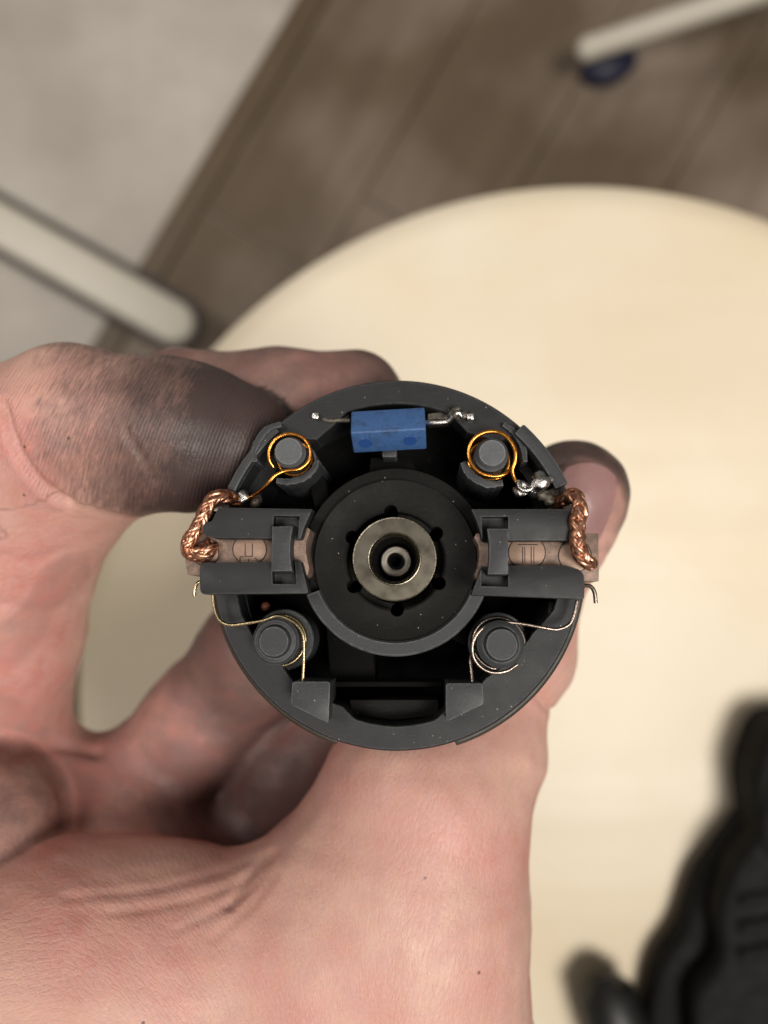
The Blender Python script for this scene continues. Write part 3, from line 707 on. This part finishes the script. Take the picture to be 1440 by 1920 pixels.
# ------------------------------------------------------------------ stool
SD = 250.; sc = C(1100, 1300, SD)
stool = empty('stool', (sc[0], sc[1], 0)); tag(stool, 'round cream stool seat below the hand', 'stool')
SR = 175.
def cream():
    t = NT('cream_seat'); a = t.noise(.012, 4, .55); f = t.noise(.06, 5, .6); sm = t.noise(.5, 3)
    c = t.mix(t.ramp(a, [(.35, 0), (.65, 1)]), (.70, .61, .45), (.75, .685, .56))
    c = t.mix(t.ramp(f, [(.5, 0), (.8, .35)]), c, (.66, .57, .41))
    wvm = t.n('ShaderNodeMapping'); t.L(t.co, wvm.inputs[0]); wvm.inputs['Rotation'].default_value = (0, 0, -.65); wvm.inputs['Scale'].default_value = (1, 7, 1)
    s = t.ramp(t.noise(.006, 2, .5, co=wvm.outputs[0]), [(.6, 0), (.7, .3)])
    c = t.mix(s, c, (.68, .62, .50))
    h = t.noise(.0045, 2, .4, co=wvm.outputs[0])
    c = t.mix(t.ramp(t.noise(.0065, 2, .5), [(.38, .5), (.62, 0)]), c, (.62, .51, .35))
    return t.out(c, .42, normal=t.bump(h, .3, .004, t.bump(sm, .3, .0002)))
M_CREAM = cream()
def build_at(name, bm, m, parent, org, **k):
    for v in bm.verts: v.co -= Vector(org)
    return build(name, bm, m, parent, **k)
zt = CAMH-SD
build('seat', lathe_bm([(0, zt-24), (SR-6, zt-24), (SR-1, zt-20), (SR, zt-12), (SR-1.5, zt-5), (SR-6, zt-1.2), (SR-12, zt), (0, zt)], 160), M_CREAM, stool)
M_TUBE = NT('cream_paint'); nz = M_TUBE.noise(.02, 3); M_TUBE = M_TUBE.out(M_TUBE.mix(nz, (.50, .46, .38), (.62, .58, .49)), .4)
M_RUB = NT('dark_rubber').out((.03, .026, .026), .6)
for k in range(4):
    a = math.radians(35+90*k); bm = bmesh.new()
    tube_into(bm, [(105*math.cos(a), 105*math.sin(a), zt-24), (135*math.cos(a), 135*math.sin(a), 12)], 11, 16); lg = build('leg', bm, M_TUBE, stool)
    bm = bmesh.new(); tube_into(bm, [(135*math.cos(a), 135*math.sin(a), 14), (137*math.cos(a), 137*math.sin(a), 0)], 14, 16); build('rubber_foot', bm, M_RUB, lg)

# ------------------------------------------------------------------ floor and things on it
def floor_mat():
    t = NT('stone_floor'); a = t.noise(.006, 5, .55); b = t.noise(.02, 4, .6)
    c = t.mix(t.ramp(a, [(.35, 0), (.65, 1)]), (.37, .33, .285), (.53, .49, .43))
    c = t.mix(t.ramp(b, [(.45, 0), (.75, .5)]), c, (.42, .37, .33))
    return t.out(c, .5)
bm = bmesh.new(); bmesh.ops.create_grid(bm, x_segments=1, y_segments=1, size=2500)
tag(build('floor', bm, floor_mat(), None), kind='structure')
def wood_mat():
    t = NT('brown_laminate'); oi = t.n('ShaderNodeObjectInfo')
    ge = t.n('ShaderNodeNewGeometry'); mp = t.n('ShaderNodeMapping'); t.L(ge.outputs['Position'], mp.inputs[0]); mp.inputs['Scale'].default_value = (1000, 1000, 1000)
    mg = t.n('ShaderNodeMapping'); t.L(t.co, mg.inputs[0]); mg.inputs['Scale'].default_value = (.004, .03, 1)
    a = t.noise(.0055, 3, .45, co=mp.outputs[0], dist=.2); g = t.noise(1.0, 4, .6, co=mg.outputs[0])
    c = t.mix(oi.outputs['Random'], (.105, .074, .045), (.135, .098, .062))
    c = t.mix(t.ramp(a, [(.44, 0), (.62, .9)]), c, (.27, .215, .17))  # lighter blotches put the floor's sheen into the colour
    c = t.mix(t.ramp(g, [(.35, .45), (.65, 0)]), c, (.075, .05, .03))
    return t.out(c, .55, spec=.35)
FD = 700.
M_WOOD = wood_mat()
p0 = C(560, 0, FD)[:2]; p1 = C(400, 270, FD)[:2]; dd = (p1-p0)/np.linalg.norm(p1-p0); nn = np.array([-dd[1], dd[0]])   # nn points right
if nn[0] < 0: nn = -nn
wf = empty('wood_floor', (0, 0, 0)); tag(wf, kind='structure')
angw = math.atan2(dd[1], dd[0])
def board(u0, u1, v0, v1, h, name, m):
    bm = prism_bm([(u0, v0), (u1, v0), (u1, v1), (u0, v1)], [(u0, v0), (u1, v0), (u1, v1), (u0, v1)], .4, h, .8, 1)
    o = build(name, bm, m, wf); o.rotation_euler.z = angw; o.location = (p0[0]/1000, p0[1]/1000, 0); return o
sg = 1 if (math.cos(angw+math.pi/2)*nn[0]+math.sin(angw+math.pi/2)*nn[1]) > 0 else -1
W = 122.
rw = random.Random(3)
for k in range(9):
    v0, v1 = sorted((sg*(26+k*W), sg*(26+(k+1)*W-1.2))); u = -900+rw.uniform(0, 500)-600
    while u < 1500:
        board(u, u+798, v0, v1, 6+.2*rw.random(), 'plank', M_WOOD); u += 800
t = NT('threshold_strip'); nz = t.noise(.02, 4)
board(-1200, 1400, *sorted((sg*1, sg*24.5)), 7.5, 'threshold_strip', t.out(t.mix(nz, (.075, .050, .026), (.125, .085, .048)), .5))

# cream foot, left; its shadow outline is built as a dark slab
def bar_between(pa, pb, w, h, m, name, depth, parent):
    a, b = C(*pa, depth)[:2], C(*pb, depth)[:2]; d = (b-a)/np.linalg.norm(b-a); n = np.array([-d[1], d[0]]); pts = []
    for th_ in np.linspace(-90, 90, 11): pts.append(tuple(b+w/2*(math.cos(math.radians(th_))*d+math.sin(math.radians(th_))*n)))
    pts += [tuple(a+n*w/2), tuple(a-n*w/2)]
    return build(name, prism_bm(pts, pts, CAMH-depth-h, CAMH-depth, min(w, h)*.3, 4), m, parent)
ft = empty('chair_base', (*C(200, 560, 600)[:2], 0)); ft.location = (0, 0, 0)
tag(ft, 'broad cream foot bar with modelled shadow outline left of the stool', 'chair base')
bar_between((-400, 195), (322, 602), 37, 16, M_TUBE, 'foot_bar', 640, ft)
bar_between((-400, 195), (326, 604), 51, 10, NT('shadow_outline_dark').out((.045, .032, .032), .55), 'shadow_outline', 650, ft)  # dark slab standing in for the shadow along the bar
lg = empty('folding_chair', (0, 0, 0)); tag(lg, 'thin cream tube of a chair beside a dark blue cap at the upper right', 'chair')
a, b = C(1098, 93, 640)+OFF, C(1900, -175, 560)+OFF
bm = bmesh.new(); d = (a-b)/np.linalg.norm(a-b)
tube_into(bm, [b, a, a+d*3, a+d*6, a+d*8], [10, 10, 9, 6.5, 2], 20); build('tube', bm, M_TUBE, lg, ang=60)
capo = C(1150, 98, 665)+OFF; bm = bmesh.new()
bmesh.ops.create_uvsphere(bm, u_segments=24, v_segments=14, radius=1, matrix=Matrix.Translation((capo[0]+2, capo[1], 15)) @ Matrix.Rotation(.35, 4, 'Z') @ Matrix.Diagonal((27, 17, 13, 1)))
tag(build('bottle_cap', bm, NT('dark_blue').out((.004, .006, .03), .5), None), 'dark blue rounded cap lying under the thin cream tube', 'cap')

# ------------------------------------------------------------------ black power tool on the stool, lower right
tool = empty('power_tool', (0, 0, 0)); tag(tool, 'black power tool lying on the cream stool seat, lower right', 'power tool')
M_TOOL = plastic('tool_plastic', (.004, .004, .004), .7, .1, spec=.2); M_TOOLG = plastic('tool_grey', (.008, .008, .008), .75, .1, spec=.15)
def cpoly(pts, d): return [tuple(C(x, y, d)[:2]) for x, y in pts]
body = fillet([(1440, 1345), (1600, 1330), (1900, 1500), (1900, 2150), (1420, 2150), (1300, 2080), (1285, 1850), (1345, 1790), (1330, 1700), (1372, 1600), (1412, 1560), (1400, 1450)], tuple(range(12)), 38, 6)
build('body', prism_bm(cpoly(body, 235), cpoly(body, 235), CAMH-249.5, CAMH-230, 6, 5), M_TOOL, tool)
low = fillet([(1400, 1500), (1480, 1500), (1480, 2150), (1230, 2150), (1205, 1900), (1225, 1800), (1270, 1740), (1300, 1640)], tuple(range(8)), 30, 6)
build('gear_housing', prism_bm(cpoly(low, 243), cpoly(low, 243), CAMH-249.5, CAMH-239, 4, 4), M_TOOL, tool)
pan = fillet([(1450, 1440), (1600, 1400), (1640, 1560), (1440, 1620), (1425, 1560)], tuple(range(5)), 25, 5)
build('grip_panel', prism_bm(cpoly(pan, 229), cpoly(pan, 229), CAMH-233, CAMH-228.5, 2, 3), M_TOOLG, tool)
for yy in (1680, 1730, 1780):
    pan = [(1385, yy), (1560, yy-30), (1562, yy-8), (1387, yy+22)]
    build('grip_rib', prism_bm(cpoly(pan, 229), cpoly(pan, 229), CAMH-233, CAMH-228, 1.2, 3), M_TOOLG, tool)
nb = C(1136, 1872, 239)+OFF; bm = bmesh.new()
tube_into(bm, [nb+[0, 0, 0]+np.array([-1, 6, -2]), nb+[0, 2, 0], nb+[3, -8, 0], nb+[14, -40, 0]], [5, 9.3, 10, 10], 24); build('nozzle', bm, NT('nozzle_black').out((.006, .006, .006), .5), tool, ang=60)
